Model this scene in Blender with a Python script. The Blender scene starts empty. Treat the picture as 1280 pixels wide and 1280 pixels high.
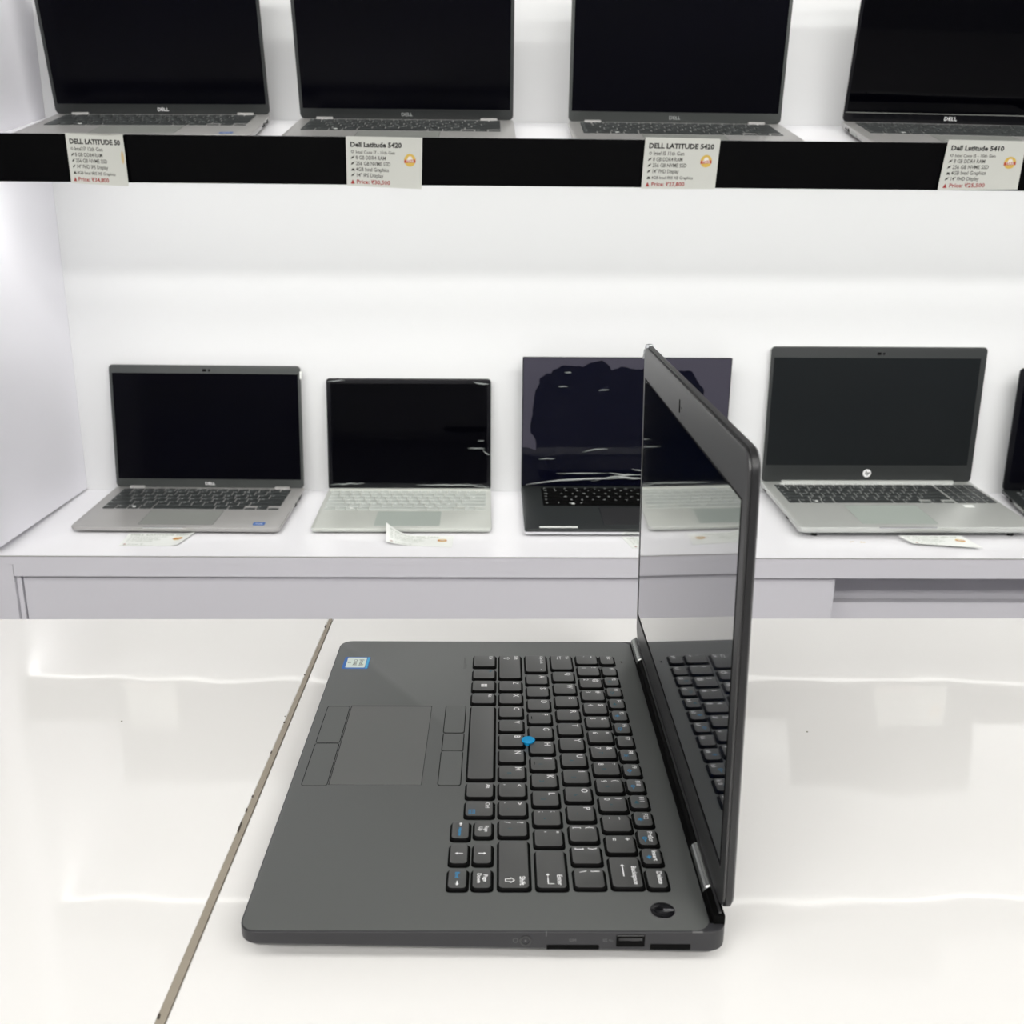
import bpy, bmesh, math, random
from mathutils import Vector, Matrix

S = 0.001                      # the script works in millimetres
random.seed(7)
col = bpy.context.scene.collection
sc = bpy.context.scene
sc.view_settings.view_transform = 'Standard'
sc.view_settings.look = 'None'
sc.view_settings.gamma = 1.0
sc.view_settings.use_curve_mapping = False
sc.view_settings.exposure = 0.0

# ------------------------------------------------------------------ camera
FPX, CX, CY, CZ, PITCH, YAW, ROLL = 1293.38563, 117.99975, -746.00751, 350.30173, 0.29393, 0.01873, 0.00921
fw = Vector((math.sin(YAW) * math.cos(PITCH), math.cos(YAW) * math.cos(PITCH), -math.sin(PITCH)))
rt = Vector((math.cos(YAW), -math.sin(YAW), 0))
up = rt.cross(fw)
r2 = rt * math.cos(ROLL) + up * math.sin(ROLL)
u2 = -rt * math.sin(ROLL) + up * math.cos(ROLL)
cd = bpy.data.cameras.new('camera')
cam = bpy.data.objects.new('camera', cd)
col.objects.link(cam)
cam.matrix_world = Matrix(((r2.x, u2.x, -fw.x, CX * S), (r2.y, u2.y, -fw.y, CY * S), (r2.z, u2.z, -fw.z, CZ * S), (0, 0, 0, 1)))
cd.sensor_width = 36.0
cd.lens = FPX / 1280 * 36.0
cd.clip_start = 0.02
cd.clip_end = 50
cd.dof.use_dof = True
cd.dof.focus_distance = 0.74
cd.dof.aperture_fstop = 18.0
sc.camera = cam

# ------------------------------------------------------------------ world and room light
w = bpy.data.worlds.new('world'); sc.world = w; w.use_nodes = True
w.node_tree.nodes['Background'].inputs[0].default_value = (0.9, 0.93, 1.0, 1)
w.node_tree.nodes['Background'].inputs[1].default_value = 0.3

def area(name, loc, size, power, rot=(0, 0, 0), color=(1, 1, 1), spread=180):
    l = bpy.data.lights.new(name, 'AREA'); l.shape = 'RECTANGLE'
    l.size = size[0] * S; l.size_y = size[1] * S; l.energy = power; l.color = color
    l.spread = math.radians(spread)
    o = bpy.data.objects.new(name, l); col.objects.link(o)
    o.location = [c * S for c in loc]; o.rotation_euler = rot
    return o

CEIL = 1900.0
PANELS = [(-1700, -1350), (-300, -1350), (1100, -1350), (2300, -1350), (-1700, -2600), (-300, -2600), (1100, -2600), (2300, -2600)]
for px_, py_ in PANELS:
    area('ceiling_lamp', (px_, py_, CEIL - 16), (1160, 560), 4.5 if py_ > -2000 else 27.0, color=(1.0, 0.985, 0.96))
# light strips under the two upper shelves (the strips themselves are built with the shelves)
area('shelf_lamp', (500, 724, 368), (2300, 12), 3.05, rot=(math.radians(46), 0, 0), color=(1.0, 1.0, 0.96))
area('shelf_lamp', (500, 724, 773), (2300, 12), 3.05, rot=(math.radians(46), 0, 0), color=(1.0, 1.0, 0.96))

# ------------------------------------------------------------------ materials
def mat(name, c, rough=0.5, metal=0.0, ior=1.45, coat=0.0, spec=0.5, emit=None, estr=1.0, bump=None, noise=None, trans=0.0):
    m = bpy.data.materials.new(name); m.use_nodes = True
    nt = m.node_tree; b = nt.nodes['Principled BSDF']
    b.inputs['Base Color'].default_value = (*c, 1)
    b.inputs['Roughness'].default_value = rough
    b.inputs['Metallic'].default_value = metal
    b.inputs['IOR'].default_value = ior
    b.inputs['Coat Weight'].default_value = coat
    b.inputs['Coat Roughness'].default_value = 0.05
    b.inputs['Specular IOR Level'].default_value = spec
    b.inputs['Transmission Weight'].default_value = trans
    if emit:
        b.inputs['Emission Color'].default_value = (*emit, 1); b.inputs['Emission Strength'].default_value = estr
    tc = None
    if bump or noise:
        tc = nt.nodes.new('ShaderNodeTexCoord')
    if bump:
        sc_, st, dist = bump
        n = nt.nodes.new('ShaderNodeTexNoise'); n.inputs['Scale'].default_value = sc_; n.inputs['Detail'].default_value = 2
        nt.links.new(tc.outputs['Object'], n.inputs['Vector'])
        bp = nt.nodes.new('ShaderNodeBump'); bp.inputs['Strength'].default_value = st; bp.inputs['Distance'].default_value = dist
        nt.links.new(n.outputs['Fac'], bp.inputs['Height']); nt.links.new(bp.outputs['Normal'], b.inputs['Normal'])
    if noise:
        sc_, c2 = noise
        n = nt.nodes.new('ShaderNodeTexNoise'); n.inputs['Scale'].default_value = sc_; n.inputs['Detail'].default_value = 4
        nt.links.new(tc.outputs['Object'], n.inputs['Vector'])
        mx = nt.nodes.new('ShaderNodeMix'); mx.data_type = 'RGBA'
        mx.inputs[6].default_value = (*c, 1); mx.inputs[7].default_value = (*c2, 1)
        nt.links.new(n.outputs['Fac'], mx.inputs[0]); nt.links.new(mx.outputs[2], b.inputs['Base Color'])
    return m

M = dict(
    wall=mat('white_laminate', (0.77, 0.775, 0.78), 0.35, bump=(3, 0.05, 0.002)),
    side=mat('side_laminate', (0.88, 0.87, 0.92), 0.35, bump=(3, 0.05, 0.002)),
    shelf=mat('shelf_laminate', (0.92, 0.915, 0.94), 0.22, noise=(6, (0.90, 0.895, 0.92))),
    front=mat('cabinet_front_laminate', (0.72, 0.71, 0.75), 0.4, noise=(4, (0.70, 0.69, 0.73))),
    blackgloss=mat('black_gloss_acrylic', (0.0015, 0.0015, 0.002), 0.12, spec=0.08, noise=(9, (0.003, 0.003, 0.003))),
    counter=mat('white_gloss_counter', (0.82, 0.81, 0.79), 0.04, ior=1.62, bump=(6, 0.36, 0.0032), noise=(5, (0.80, 0.79, 0.77))),
    seam=mat('worn_seam_trim', (0.34, 0.30, 0.24), 0.5, noise=(60, (0.27, 0.24, 0.19))),
    chip=mat('seam_chip', (0.06, 0.05, 0.04), 0.8),
    speck=mat('dust_speck', (0.25, 0.24, 0.2), 0.8),
    ceil=mat('ceiling_paint', (0.8, 0.8, 0.8), 0.8, noise=(5, (0.78, 0.78, 0.78))),
    roomwall=mat('room_paint', (0.30, 0.30, 0.31), 0.8, noise=(4, (0.27, 0.27, 0.28))),
    floor=mat('floor_tile', (0.35, 0.34, 0.33), 0.3, noise=(3, (0.3, 0.29, 0.28))),
    lamp=mat('lamp_diffuser', (0.9, 0.9, 0.9), 0.5, emit=(1, 0.99, 0.96), estr=4.0),
    strip=mat('strip_diffuser', (0.9, 0.9, 0.9), 0.5, emit=(1, 1, 0.95), estr=3.0),
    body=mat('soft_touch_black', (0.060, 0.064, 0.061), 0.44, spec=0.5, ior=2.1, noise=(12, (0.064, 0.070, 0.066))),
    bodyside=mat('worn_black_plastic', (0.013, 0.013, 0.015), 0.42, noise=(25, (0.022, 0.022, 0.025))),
    pad=mat('touchpad_surface', (0.068, 0.074, 0.070), 0.44, spec=0.5, ior=2.15, noise=(14, (0.078, 0.077, 0.073))),
    key=mat('key_plastic', (0.034, 0.036, 0.034), 0.40, spec=0.5, ior=2.25, noise=(40, (0.040, 0.041, 0.038))),
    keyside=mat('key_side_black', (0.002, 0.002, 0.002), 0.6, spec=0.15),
    well=mat('key_gap_black', (0.001, 0.001, 0.001), 0.7, spec=0.1),
    legend=mat('white_legend', (0.88, 0.88, 0.88), 0.5),
    greylegend=mat('grey_print', (0.11, 0.11, 0.11), 0.5),
    blue=mat('blue_legend', (0.03, 0.30, 0.60), 0.5),
    dimblue=mat('dim_blue_legend', (0.03, 0.14, 0.19), 0.5),
    stick=mat('blue_rubber', (0.0, 0.30, 0.62), 0.55, bump=(900, 0.3, 0.0002)),
    bezel=mat('bezel_plastic', (0.012, 0.012, 0.013), 0.40, spec=0.5, ior=1.9, bump=(900, 0.05, 0.0001)),
    shell=mat('lid_shell_black', (0.012, 0.012, 0.013), 0.34, noise=(15, (0.02, 0.02, 0.021))),
    panel=mat('lcd_panel', (0.001, 0.003, 0.010), 0.015, ior=1.9, spec=0.5, coat=1.0, noise=(3, (0.001, 0.003, 0.016))),
    glossblk=mat('gloss_black_plastic', (0.002, 0.002, 0.003), 0.10),
    chrome=mat('satin_dark_metal', (0.33, 0.34, 0.33), 0.26, metal=1.0, noise=(20, (0.30, 0.31, 0.30))),
    bright=mat('bright_metal', (0.8, 0.8, 0.82), 0.2, metal=1.0),
    scuff=mat('scuffed_metal', (0.62, 0.64, 0.66), 0.35, metal=0.4, noise=(500, (0.15, 0.16, 0.17))),
    stkblue=mat('sticker_blue', (0.02, 0.12, 0.40), 0.3),
    stkwhite=mat('sticker_pale', (0.62, 0.72, 0.70), 0.3, noise=(80, (0.66, 0.72, 0.62))),
    stkcyan=mat('sticker_cyan', (0.05, 0.36, 0.62), 0.3),
    ink=mat('ink_black', (0.02, 0.02, 0.018), 0.6),
    inksoft=mat('ink_grey', (0.05, 0.05, 0.042), 0.6),
    inkpale=mat('ink_faded', (0.52, 0.56, 0.50), 0.6),
    red=mat('ink_red', (0.36, 0.03, 0.025), 0.6),
    card=mat('card_paper', (0.66, 0.67, 0.62), 0.35, noise=(15, (0.62, 0.63, 0.58))),
    cardw=mat('card_paper_white', (0.86, 0.89, 0.85), 0.3, noise=(15, (0.88, 0.89, 0.86))),
    gold=mat('seal_gold', (0.62, 0.38, 0.06), 0.35, noise=(120, (0.75, 0.55, 0.12))),
    sealred=mat('seal_red', (0.50, 0.07, 0.03), 0.4),
    sealwhite=mat('seal_white', (0.8, 0.76, 0.7), 0.4),
    sealpale=mat('seal_pale_gold', (0.62, 0.48, 0.26), 0.4),
    silver=mat('silver_case', (0.40, 0.395, 0.385), 0.38, metal=0.35, noise=(8, (0.43, 0.42, 0.41))),
    platinum=mat('platinum_case', (0.60, 0.62, 0.57), 0.38, metal=0.25, noise=(8, (0.62, 0.64, 0.60))),
    hpsilver=mat('natural_silver_case', (0.55, 0.57, 0.54), 0.36, metal=0.35, noise=(8, (0.58, 0.59, 0.57))),
    padsilver=mat('silver_touchpad', (0.30, 0.31, 0.29), 0.35, metal=0.2),
    padplat=mat('platinum_touchpad', (0.45, 0.50, 0.46), 0.35, metal=0.2),
    platkey=mat('platinum_keys', (0.47, 0.50, 0.47), 0.45),
    whitekeymark=mat('white_key_mark', (0.85, 0.87, 0.84), 0.5),
    darkkey=mat('dark_grey_keys', (0.030, 0.034, 0.034), 0.5),
    darkbez=mat('dark_grey_bezel', (0.030, 0.033, 0.033), 0.45),
    greybez=mat('grey_bezel', (0.055, 0.060, 0.058), 0.45),
    blackbez=mat('black_bezel', (0.004, 0.004, 0.006), 0.25, spec=0.3),
    screen=mat('dark_screen', (0.0010, 0.0010, 0.004), 0.16, ior=1.3, spec=0.22, noise=(4, (0.0006, 0.0006, 0.001))),
    matscreen=mat('matte_screen', (0.006, 0.008, 0.010), 0.35, ior=1.4, spec=0.35, noise=(4, (0.008, 0.010, 0.010))),
    gscreen=mat('glossy_screen', (0.0008, 0.0008, 0.002), 0.03, spec=0.12, noise=(4, (0.0005, 0.0005, 0.001))),
    blackcase=mat('black_case', (0.020, 0.023, 0.023), 0.4, noise=(20, (0.026, 0.030, 0.030))),
    foot=mat('rubber', (0.01, 0.01, 0.01), 0.8),
    led=mat('webcam_glass', (0.01, 0.01, 0.02), 0.05),
)

def film_material(name):
    """clear protective film: thin, glossy, wrinkled near the edges"""
    m = bpy.data.materials.new(name); m.use_nodes = True; nt = m.node_tree
    for n in list(nt.nodes):
        if n.type != 'OUTPUT_MATERIAL': nt.nodes.remove(n)
    out = nt.nodes['Material Output']
    tr = nt.nodes.new('ShaderNodeBsdfTransparent'); tr.inputs[0].default_value = (0.97, 0.97, 0.97, 1)
    gl = nt.nodes.new('ShaderNodeBsdfGlossy'); gl.inputs['Roughness'].default_value = 0.12
    fr = nt.nodes.new('ShaderNodeFresnel'); fr.inputs['IOR'].default_value = 1.06
    mx = nt.nodes.new('ShaderNodeMixShader')
    nt.links.new(fr.outputs[0], mx.inputs[0]); nt.links.new(tr.outputs[0], mx.inputs[1]); nt.links.new(gl.outputs[0], mx.inputs[2])
    nt.links.new(mx.outputs[0], out.inputs[0])
    return m
M['film'] = film_material('protective_film')

def airpocket_material():
    """screen under a film that has come unstuck around its rim: hazy grey rim, dark blue stuck patch"""
    m = mat('film_covered_screen', (0.0022, 0.0026, 0.008), 0.12, spec=0.3)
    nt = m.node_tree; b = nt.nodes['Principled BSDF']
    tc = nt.nodes.new('ShaderNodeTexCoord')
    sp = nt.nodes.new('ShaderNodeSeparateXYZ'); nt.links.new(tc.outputs['Object'], sp.inputs[0])
    nz = nt.nodes.new('ShaderNodeTexNoise'); nz.inputs['Scale'].default_value = 14; nz.inputs['Detail'].default_value = 3
    nt.links.new(tc.outputs['Object'], nz.inputs['Vector'])
    def mth(op, a, b_=None):
        n = nt.nodes.new('ShaderNodeMath'); n.operation = op
        for i, v in enumerate((a, b_)):
            if v is None: continue
            if isinstance(v, (int, float)): n.inputs[i].default_value = v
            else: nt.links.new(v, n.inputs[i])
        return n.outputs[0]
    # object coordinates: x 0..0.35, z 0..0.22
    dx = mth('ABSOLUTE', mth('SUBTRACT', sp.outputs[0], 0.165))
    dz = mth('ABSOLUTE', mth('SUBTRACT', sp.outputs[2], 0.085))
    ex = mth('POWER', mth('DIVIDE', dx, 0.146), 6.0)
    ez = mth('POWER', mth('DIVIDE', dz, 0.128), 6.0)
    d = mth('ADD', mth('ADD', ex, ez), mth('MULTIPLY', mth('SUBTRACT', nz.outputs['Fac'], 0.5), 2.4))
    up_ = mth('GREATER_THAN', mth('ADD', sp.outputs[2], mth('MULTIPLY', mth('SUBTRACT', nz.outputs['Fac'], 0.5), 0.05)), 0.070)
    hz = mth('MULTIPLY', mth('GREATER_THAN', d, 1.0), up_)
    mx = nt.nodes.new('ShaderNodeMix'); mx.data_type = 'RGBA'
    mx.inputs[6].default_value = (0.0022, 0.0026, 0.009, 1); mx.inputs[7].default_value = (0.058, 0.055, 0.075, 1)
    nt.links.new(hz, mx.inputs[0]); nt.links.new(mx.outputs[2], b.inputs['Base Color'])
    r = mth('ADD', mth('MULTIPLY', hz, 0.25), 0.05)
    nt.links.new(r, b.inputs['Roughness'])
    return m
M['airpocket'] = airpocket_material()

# ------------------------------------------------------------------ mesh helpers
def rrect(x0, x1, y0, y1, r, n=4):
    r = max(0.01, min(r, (x1 - x0) / 2 - 1e-3, (y1 - y0) / 2 - 1e-3)); out = []
    for cx, cy, a0 in ((x1 - r, y0 + r, -90), (x1 - r, y1 - r, 0), (x0 + r, y1 - r, 90), (x0 + r, y0 + r, 180)):
        for i in range(n + 1):
            a = math.radians(a0 + 90 * i / n)
            out.append((cx + r * math.cos(a), cy + r * math.sin(a)))
    return out

class MB:
    def __init__(self): self.v = []; self.f = []
    def add(self, vs, fs):
        k = len(self.v); self.v += vs; self.f += [tuple(i + k for i in f) for f in fs]
    def loft(self, loops, cap=(True, True)):
        n = len(loops[0]); vs = [p for l in loops for p in l]; fs = []
        for j in range(len(loops) - 1):
            for i in range(n):
                fs.append((j * n + i, j * n + (i + 1) % n, (j + 1) * n + (i + 1) % n, (j + 1) * n + i))
        if cap[0]: fs.append(tuple(range(n - 1, -1, -1)))
        if cap[1]: fs.append(tuple(range((len(loops) - 1) * n, len(loops) * n)))
        self.add(vs, fs); return self
    def rl(self, x0, x1, y0, y1, r, prof, n=4, ax='z', zf=None):
        """rounded rectangle lofted through prof = [(height, inset), ...]; ax='y' stands it up (outline in x,z)"""
        loops = []
        for z, i in prof:
            o = rrect(x0 + i, x1 - i, y0 + i, y1 - i, r - i * 0.7, n)
            if ax == 'z': loops.append([(x, y, zf(x, y, z) if zf else z) for x, y in o])
            elif ax == 'y': loops.append([(x, z, y) for x, y in o])
            else: loops.append([(z, x, y) for x, y in o])
        return self.loft(loops)
    def box(self, x0, x1, y0, y1, z0, z1, b=0.0):
        if b: return self.rl(x0, x1, y0, y1, b, [(z0, b), (z0 + b, 0), (z1 - b, 0), (z1, b)], n=1)
        return self.rl(x0, x1, y0, y1, 0.01, [(z0, 0), (z1, 0)], n=1) if False else self.loft(
            [[(x0, y0, z), (x1, y0, z), (x1, y1, z), (x0, y1, z)] for z in (z0, z1)])
    def cyl(self, c, r, h0, h1, ax='z', n=24, prof=None):
        prof = prof or [(h0, r), (h1, r)]
        loops = []
        for h, rr in prof:
            l = []
            for i in range(n):
                a = 2 * math.pi * i / n; p, q = rr * math.cos(a), rr * math.sin(a)
                l.append({'z': (c[0] + p, c[1] + q, c[2] + h), 'x': (c[0] + h, c[1] + p, c[2] + q), 'y': (c[0] + p, c[1] + h, c[2] + q)}[ax])
            loops.append(l)
        return self.loft(loops)
    def mesh(self, name, m, smooth=False):
        me = bpy.data.meshes.new(name)
        me.from_pydata([(x * S, y * S, z * S) for x, y, z in self.v], [], self.f)
        bm = bmesh.new(); bm.from_mesh(me)
        bmesh.ops.recalc_face_normals(bm, faces=bm.faces)
        if smooth:
            for f in bm.faces: f.smooth = len(f.verts) <= 4
        bm.to_mesh(me); bm.free()
        if smooth: me.set_sharp_from_angle(angle=math.radians(40))
        me.materials.append(m); return me
    def build(self, name, m, parent=None, loc=None, rot=None, smooth=False):
        return link(name, self.mesh(name, m, smooth), parent, loc, rot)

def link(name, me, parent=None, loc=None, rot=None):
    o = bpy.data.objects.new(name, me); col.objects.link(o)
    if parent is not None: o.parent = parent
    if loc: o.location = [c * S for c in loc]
    if rot: o.rotation_euler = rot
    return o

def empty(name, loc, rot=(0, 0, 0)):
    o = bpy.data.objects.new(name, None); col.objects.link(o); o.empty_display_size = 0.02
    o.location = [c * S for c in loc]; o.rotation_euler = rot; return o

def tag(o, label, cat, group=None, kind=None):
    if label: o['label'] = label
    if cat: o['category'] = cat
    if group: o['group'] = group
    if kind: o['kind'] = kind
    return o

_tc = {}
def glyphs(s, size, bold=0.0, align='LEFT', shear=0.0):
    """2D outlines of a line of text, filled: (verts, faces), in mm; baseline at y=0"""
    k = (s, size, bold, align, shear)
    if k not in _tc:
        c = bpy.data.curves.new('t', 'FONT'); c.body = s; c.size = size; c.resolution_u = 2; c.offset = bold * size
        c.align_x = align; c.fill_mode = 'FRONT'; c.shear = shear
        o = bpy.data.objects.new('t', c); me = o.to_mesh()
        _tc[k] = ([(v.co.x, v.co.y) for v in me.vertices], [tuple(p.vertices) for p in me.polygons])
        o.to_mesh_clear(); bpy.data.objects.remove(o); bpy.data.curves.remove(c)
    return _tc[k]

def text_into(mb, s, size, fn, bold=0.0, align='LEFT', maxw=None, shear=0.0):
    vs, fs = glyphs(s, size, bold, align, shear)
    if not vs: return 0
    wd = max(v[0] for v in vs) - min(v[0] for v in vs)
    k = min(1.0, maxw / wd) if maxw else 1.0
    mb.add([fn(x * k, y) for x, y in vs], fs); return wd * k

def poly(mb, pts, fn): mb.add([fn(x, y) for x, y in pts], [tuple(range(len(pts)))])
def disc(mb, cx, cy, r, fn, r_in=0, n=20):
    if r_in:
        o = [fn(cx + r * math.cos(2 * math.pi * i / n), cy + r * math.sin(2 * math.pi * i / n)) for i in range(n)]
        q = [fn(cx + r_in * math.cos(2 * math.pi * i / n), cy + r_in * math.sin(2 * math.pi * i / n)) for i in range(n)]
        mb.add(o + q, [(i, (i + 1) % n, n + (i + 1) % n, n + i) for i in range(n)])
    else: poly(mb, [(cx + r * math.cos(2 * math.pi * i / n), cy + r * math.sin(2 * math.pi * i / n)) for i in range(n)], fn)

# ------------------------------------------------------------------ the room shell
X0, X1, YB, YF, FZ = -2600, 3200, 1000, -3600, -750
MB().box(X0, X1, YF, YB + 60, FZ - 40, FZ).build('floor', M['floor'])['kind'] = 'structure'
MB().box(X0, X1, YF, YB + 60, CEIL, CEIL + 40).build('ceiling', M['ceil'])['kind'] = 'structure'
MB().box(X0, X1, YB, YB + 60, FZ, CEIL).build('wall_back', M['wall'])['kind'] = 'structure'
MB().box(X0, X1, YF - 60, YF, FZ, CEIL).build('wall_front', M['roomwall'])['kind'] = 'structure'
MB().box(X0 - 60, X0, YF, YB + 60, FZ, CEIL).build('wall_left', M['roomwall'])['kind'] = 'structure'
MB().box(X1, X1 + 60, YF, YB + 60, FZ, CEIL).build('wall_right', M['roomwall'])['kind'] = 'structure'
for px_, py_ in PANELS:
    e = empty('ceiling_light', (px_, py_, CEIL))
    tag(e, '%s white ceiling light panel in the %s row above the shop floor, out of view' % ({-1700: 'leftmost', -300: 'second', 1100: 'third', 2300: 'rightmost'}[px_], 'nearer' if py_ > -2000 else 'farther'), 'light', 'ceiling light panels')
    m_ = MB()
    for a0, a1, b0, b1 in ((-600, 600, -300, -284), (-600, 600, 284, 300), (-600, -584, -284, 284), (584, 600, -284, 284)):
        m_.box(a0, a1, b0, b1, -14, 0)
    m_.build('frame', M['ceil'], e)
    MB().box(-584, 584, -284, 284, -8, -0.5).build('diffuser', M['lamp'], e)

# ---- the display bay: left side panel, lower cabinet, two upper shelves
SL, SZ0 = 0.025, -147.9                      # lower shelf rises gently to the back
def zlow(y): return SZ0 + SL * (y - 700)
SU, UZ0 = 0.2027, 405.0                      # upper shelf tilts the laptops up towards the shopper
def zup(y, base=UZ0): return base + SU * (y - 700)
BX1 = 1700.0
sp_ = MB()
sp_.loft([[(-593.4, 677, z), (-588, 999.5, z), (-626, 999.5, z), (-626, 677, z)] for z in (-137.5, 1400)])
o = sp_.build('side_panel', M['side'])
tag(o, 'tall white side panel closing the left end of the display shelves', 'panel')

cab = empty('display_cabinet', (500, 850, FZ))
tag(cab, 'long white display cabinet carrying the lower row of laptops', 'cabinet')
def cpart(name, mb, m, **k):
    mb.v = [(x - 500, y - 850, z - FZ) for x, y, z in mb.v]; return mb.build(name, m, cab, **k)
b = MB(); b.loft([[(-626, 677.2, zlow(677.2) + d), (BX1, 677.2, zlow(677.2) + d), (BX1, 999.5, zlow(999.5) + d), (-626, 999.5, zlow(999.5) + d)] for d in (-14, -0.8)])
cpart('shelf_board', b, M['front'])
b = MB(); b.loft([[(-626, 676.4, zlow(676.4) + d), (BX1, 676.4, zlow(676.4) + d), (BX1, 999.5, zlow(999.5) + d), (-626, 999.5, zlow(999.5) + d)] for d in (-0.8, 0.0)])
cpart('shelf_surface', b, M['shelf'])
cpart('edge_trim', MB().box(-626, BX1, 676.2, 677.1, zlow(677) - 1.7, zlow(677) - 0.8), M['speck'])
cpart('fascia', MB().box(-577.6, BX1, 677.5, 697, -181.0, -150.2), M['front'])
cpart('side_post', MB().box(-640, -578.6, 677.8, 697, FZ, -150.2), M['front'])
cpart('side_strip', MB().box(-577.9, -571.0, 683, 705, FZ, -181.2), M['front'])
cpart('drawer_front', MB().box(-569.4, 623.5, 686, 704, -520, -183.0, 0.6), M['front'])
cpart('drawer_front', MB().box(-569.4, 623.5, 686, 704, FZ + 60, -523, 0.6), M['front'])
cpart('divider', MB().box(623.6, 625.6, 686.5, 979, FZ, -181.2), M['front'])
cpart('drawer_front', MB().box(626, BX1, 733, 750, -560, -241.5, 0.6), M['front'])
cpart('inner_back', MB().box(-626, BX1, 980, 995, FZ, -158), M['front'])
cpart('inner_panel', MB().box(626, BX1, 762, 770, -560, -165), M['front'])
cpart('inner_floor', MB().box(-626, BX1, 751, 980, -565, -560), M['front'])
cpart('gap_backing', MB().box(-590, 623, 706, 708, -700, -165), M['well'])

def display_shelf(zb, label):
    """zb = height of the shelf surface at its front edge (Y 700)"""
    e = empty('display_shelf', (500, 850, zb)); tag(e, label, 'shelf')
    def sp(name, mb, m):
        mb.v = [(x - 500, y - 850, z - zb) for x, y, z in mb.v]; return mb.build(name, m, e)
    b = MB(); b.loft([[(-592.0, 713, zup(713, zb) + d), (BX1, 713, zup(713, zb) + d), (BX1, 999.5, zup(999.5, zb) + d), (-587.2, 999.2, zup(999.2, zb) + d)] for d in (-16, 0)])
    sp('shelf_board', b, M['shelf'])
    sp('fascia', MB().box(-592.2, BX1, 700, 712.5, zb - 38.6, zb + 21.6, 0.5), M['blackgloss'])
    sp('light_strip', MB().box(-585, BX1 - 20, 720, 727, zb - 34.5, zb - 22), M['strip'])
    sp('underside', MB().box(-592, BX1, 713, 740, zb - 22, zb - 15), M['shelf'])
    return e
display_shelf(UZ0, 'black-fronted white shelf carrying the upper row of laptops and price cards')
display_shelf(UZ0 + 404, 'topmost black-fronted shelf, seen only as a bright line mirrored in the counter')

# ------------------------------------------------------------------ the counter
ct = empty('display_counter', (130, -200, FZ))
tag(ct, 'glossy white display counter in the foreground, two tops meeting at a worn seam', 'counter')
def kpart(name, mb, m, **k):
    mb.v = [(x - 130, y + 200, z - FZ) for x, y, z in mb.v]; return mb.build(name, m, ct, **k)
CY0 = -520
def yb(x): return 90.7 + (x - 134) * 0.0070      # back edge, very slightly askew
def sx(y): return -22.74 + (y - 86.4) * (-5.70 / -458.0)
def slab(xa0, xa1, xb0, xb1):
    # (front x0,x1), (back x0,x1)
    b = MB(); e = 1.0
    loops = []
    for z, i in ((-22, e), (-21, 0), (-e, 0), (0, e)):
        loops.append([(xa0 + i, CY0 + i, z), (xa1 - i, CY0 + i, z), (xb1 - i, yb(xb1) - i, z), (xb0 + i, yb(xb0) - i, z)])
    return b.loft(loops)
G = 2.0
kpart('counter_top', slab(-1500, sx(CY0) - G, -1500, sx(90) - G + 0.6), M['counter'])
kpart('counter_top', slab(sx(CY0) + G, 1900, sx(90) + G - 0.4, 1900), M['counter'])
b = MB(); b.loft([[(sx(CY0) - G - 0.9, CY0, z), (sx(CY0) + G - 0.2, CY0, z), (sx(90) + G - 0.8, yb(0) - 0.5, z), (sx(90) - G + 0.4, yb(0) - 0.5, z)] for z in (-21, -0.1)])
kpart('seam_trim', b, M['seam'])
b = MB()
for yy, ln, w_ in ((78, 9, 0.7), (-95, 2.5, 0.9), (-135, 4, .6), (-188, 3, 0.8), (-202, 5, 0.7), (-214, 14, 0.9), (-365, 4, 1.0), (-20, 2, 0.7)):
    x = sx(yy) - 2.4
    b.loft([[(x - 0.2, yy, z), (x + w_, yy - ln * .3, z), (x + w_ * 1.2, yy - ln, z), (x - 0.3, yy - ln * .8, z)] for z in (-0.5, 0.06)])
kpart('seam_chips', b, M['chip'])['kind'] = 'stuff'
kpart('carcass', MB().box(-1490, 1890, CY0 + 20, 60, FZ, -22.2), M['front'])
# a scratch and a few specks lying in the polish
b = MB(); b.loft([[(92, -295, z), (93.2, -295.5, z), (83.6, -318, z), (83.2, -318, z)] for z in (0.0, 0.05)])
kpart('scratch', b, M['speck'])
b = MB()
for x, y in ((300, 22), (335, -110), (240, -138), (-140, -95), (-28, -88)):
    b.cyl((x, y, 0), 0.7, 0, 0.3, n=8)
kpart('specks', b, M['speck'])['kind'] = 'stuff'

# ------------------------------------------------------------------ foreground laptop
D = 19.0
lap = empty('laptop', (0, 0, 0), (0, 0, -math.pi / 2 - 0.00599))
tag(lap, 'open black laptop seen from its side on the glossy counter, blue pointing stick', 'laptop')
def zf(x, y, z):      # wedge: the underside drops towards the hinge
    if z > 15: return z
    t = min(max(y / 232, 0), 1)
    return {12: 12.6 - 4.6 * t, 8: 9.6 - 4.4 * t, 3: 5.4 - 1.9 * t}[z]
b = MB(); b.rl(0, 335, 0, 232, 9, [(3, 14), (8, 2.6), (12, 0), (18.4, 0), (19, 0.7)], n=6, zf=zf)
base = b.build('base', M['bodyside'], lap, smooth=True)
# deck plate with a hinge trough at its back
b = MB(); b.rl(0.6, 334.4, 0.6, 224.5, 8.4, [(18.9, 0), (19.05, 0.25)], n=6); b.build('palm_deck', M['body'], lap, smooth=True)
b = MB(); b.box(5, 329, 224.5, 231.6, 18.95, 19.12); b.build('hinge_trough', M['well'], lap)
for x, y in ((25, 25), (310, 25), (25, 205), (310, 205)):
    MB().cyl((x, y, 0), 7, 0, 5.5 if y < 100 else 4.2, n=16).build('rubber_foot', M['foot'], lap)
b = MB()
for u0 in (40, 130, 220): b.box(u0, u0 + 60, 215, 225, 0.0, 4)
b.build('rear_foot', M['foot'], lap)
TOP = D + 1.7

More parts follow.
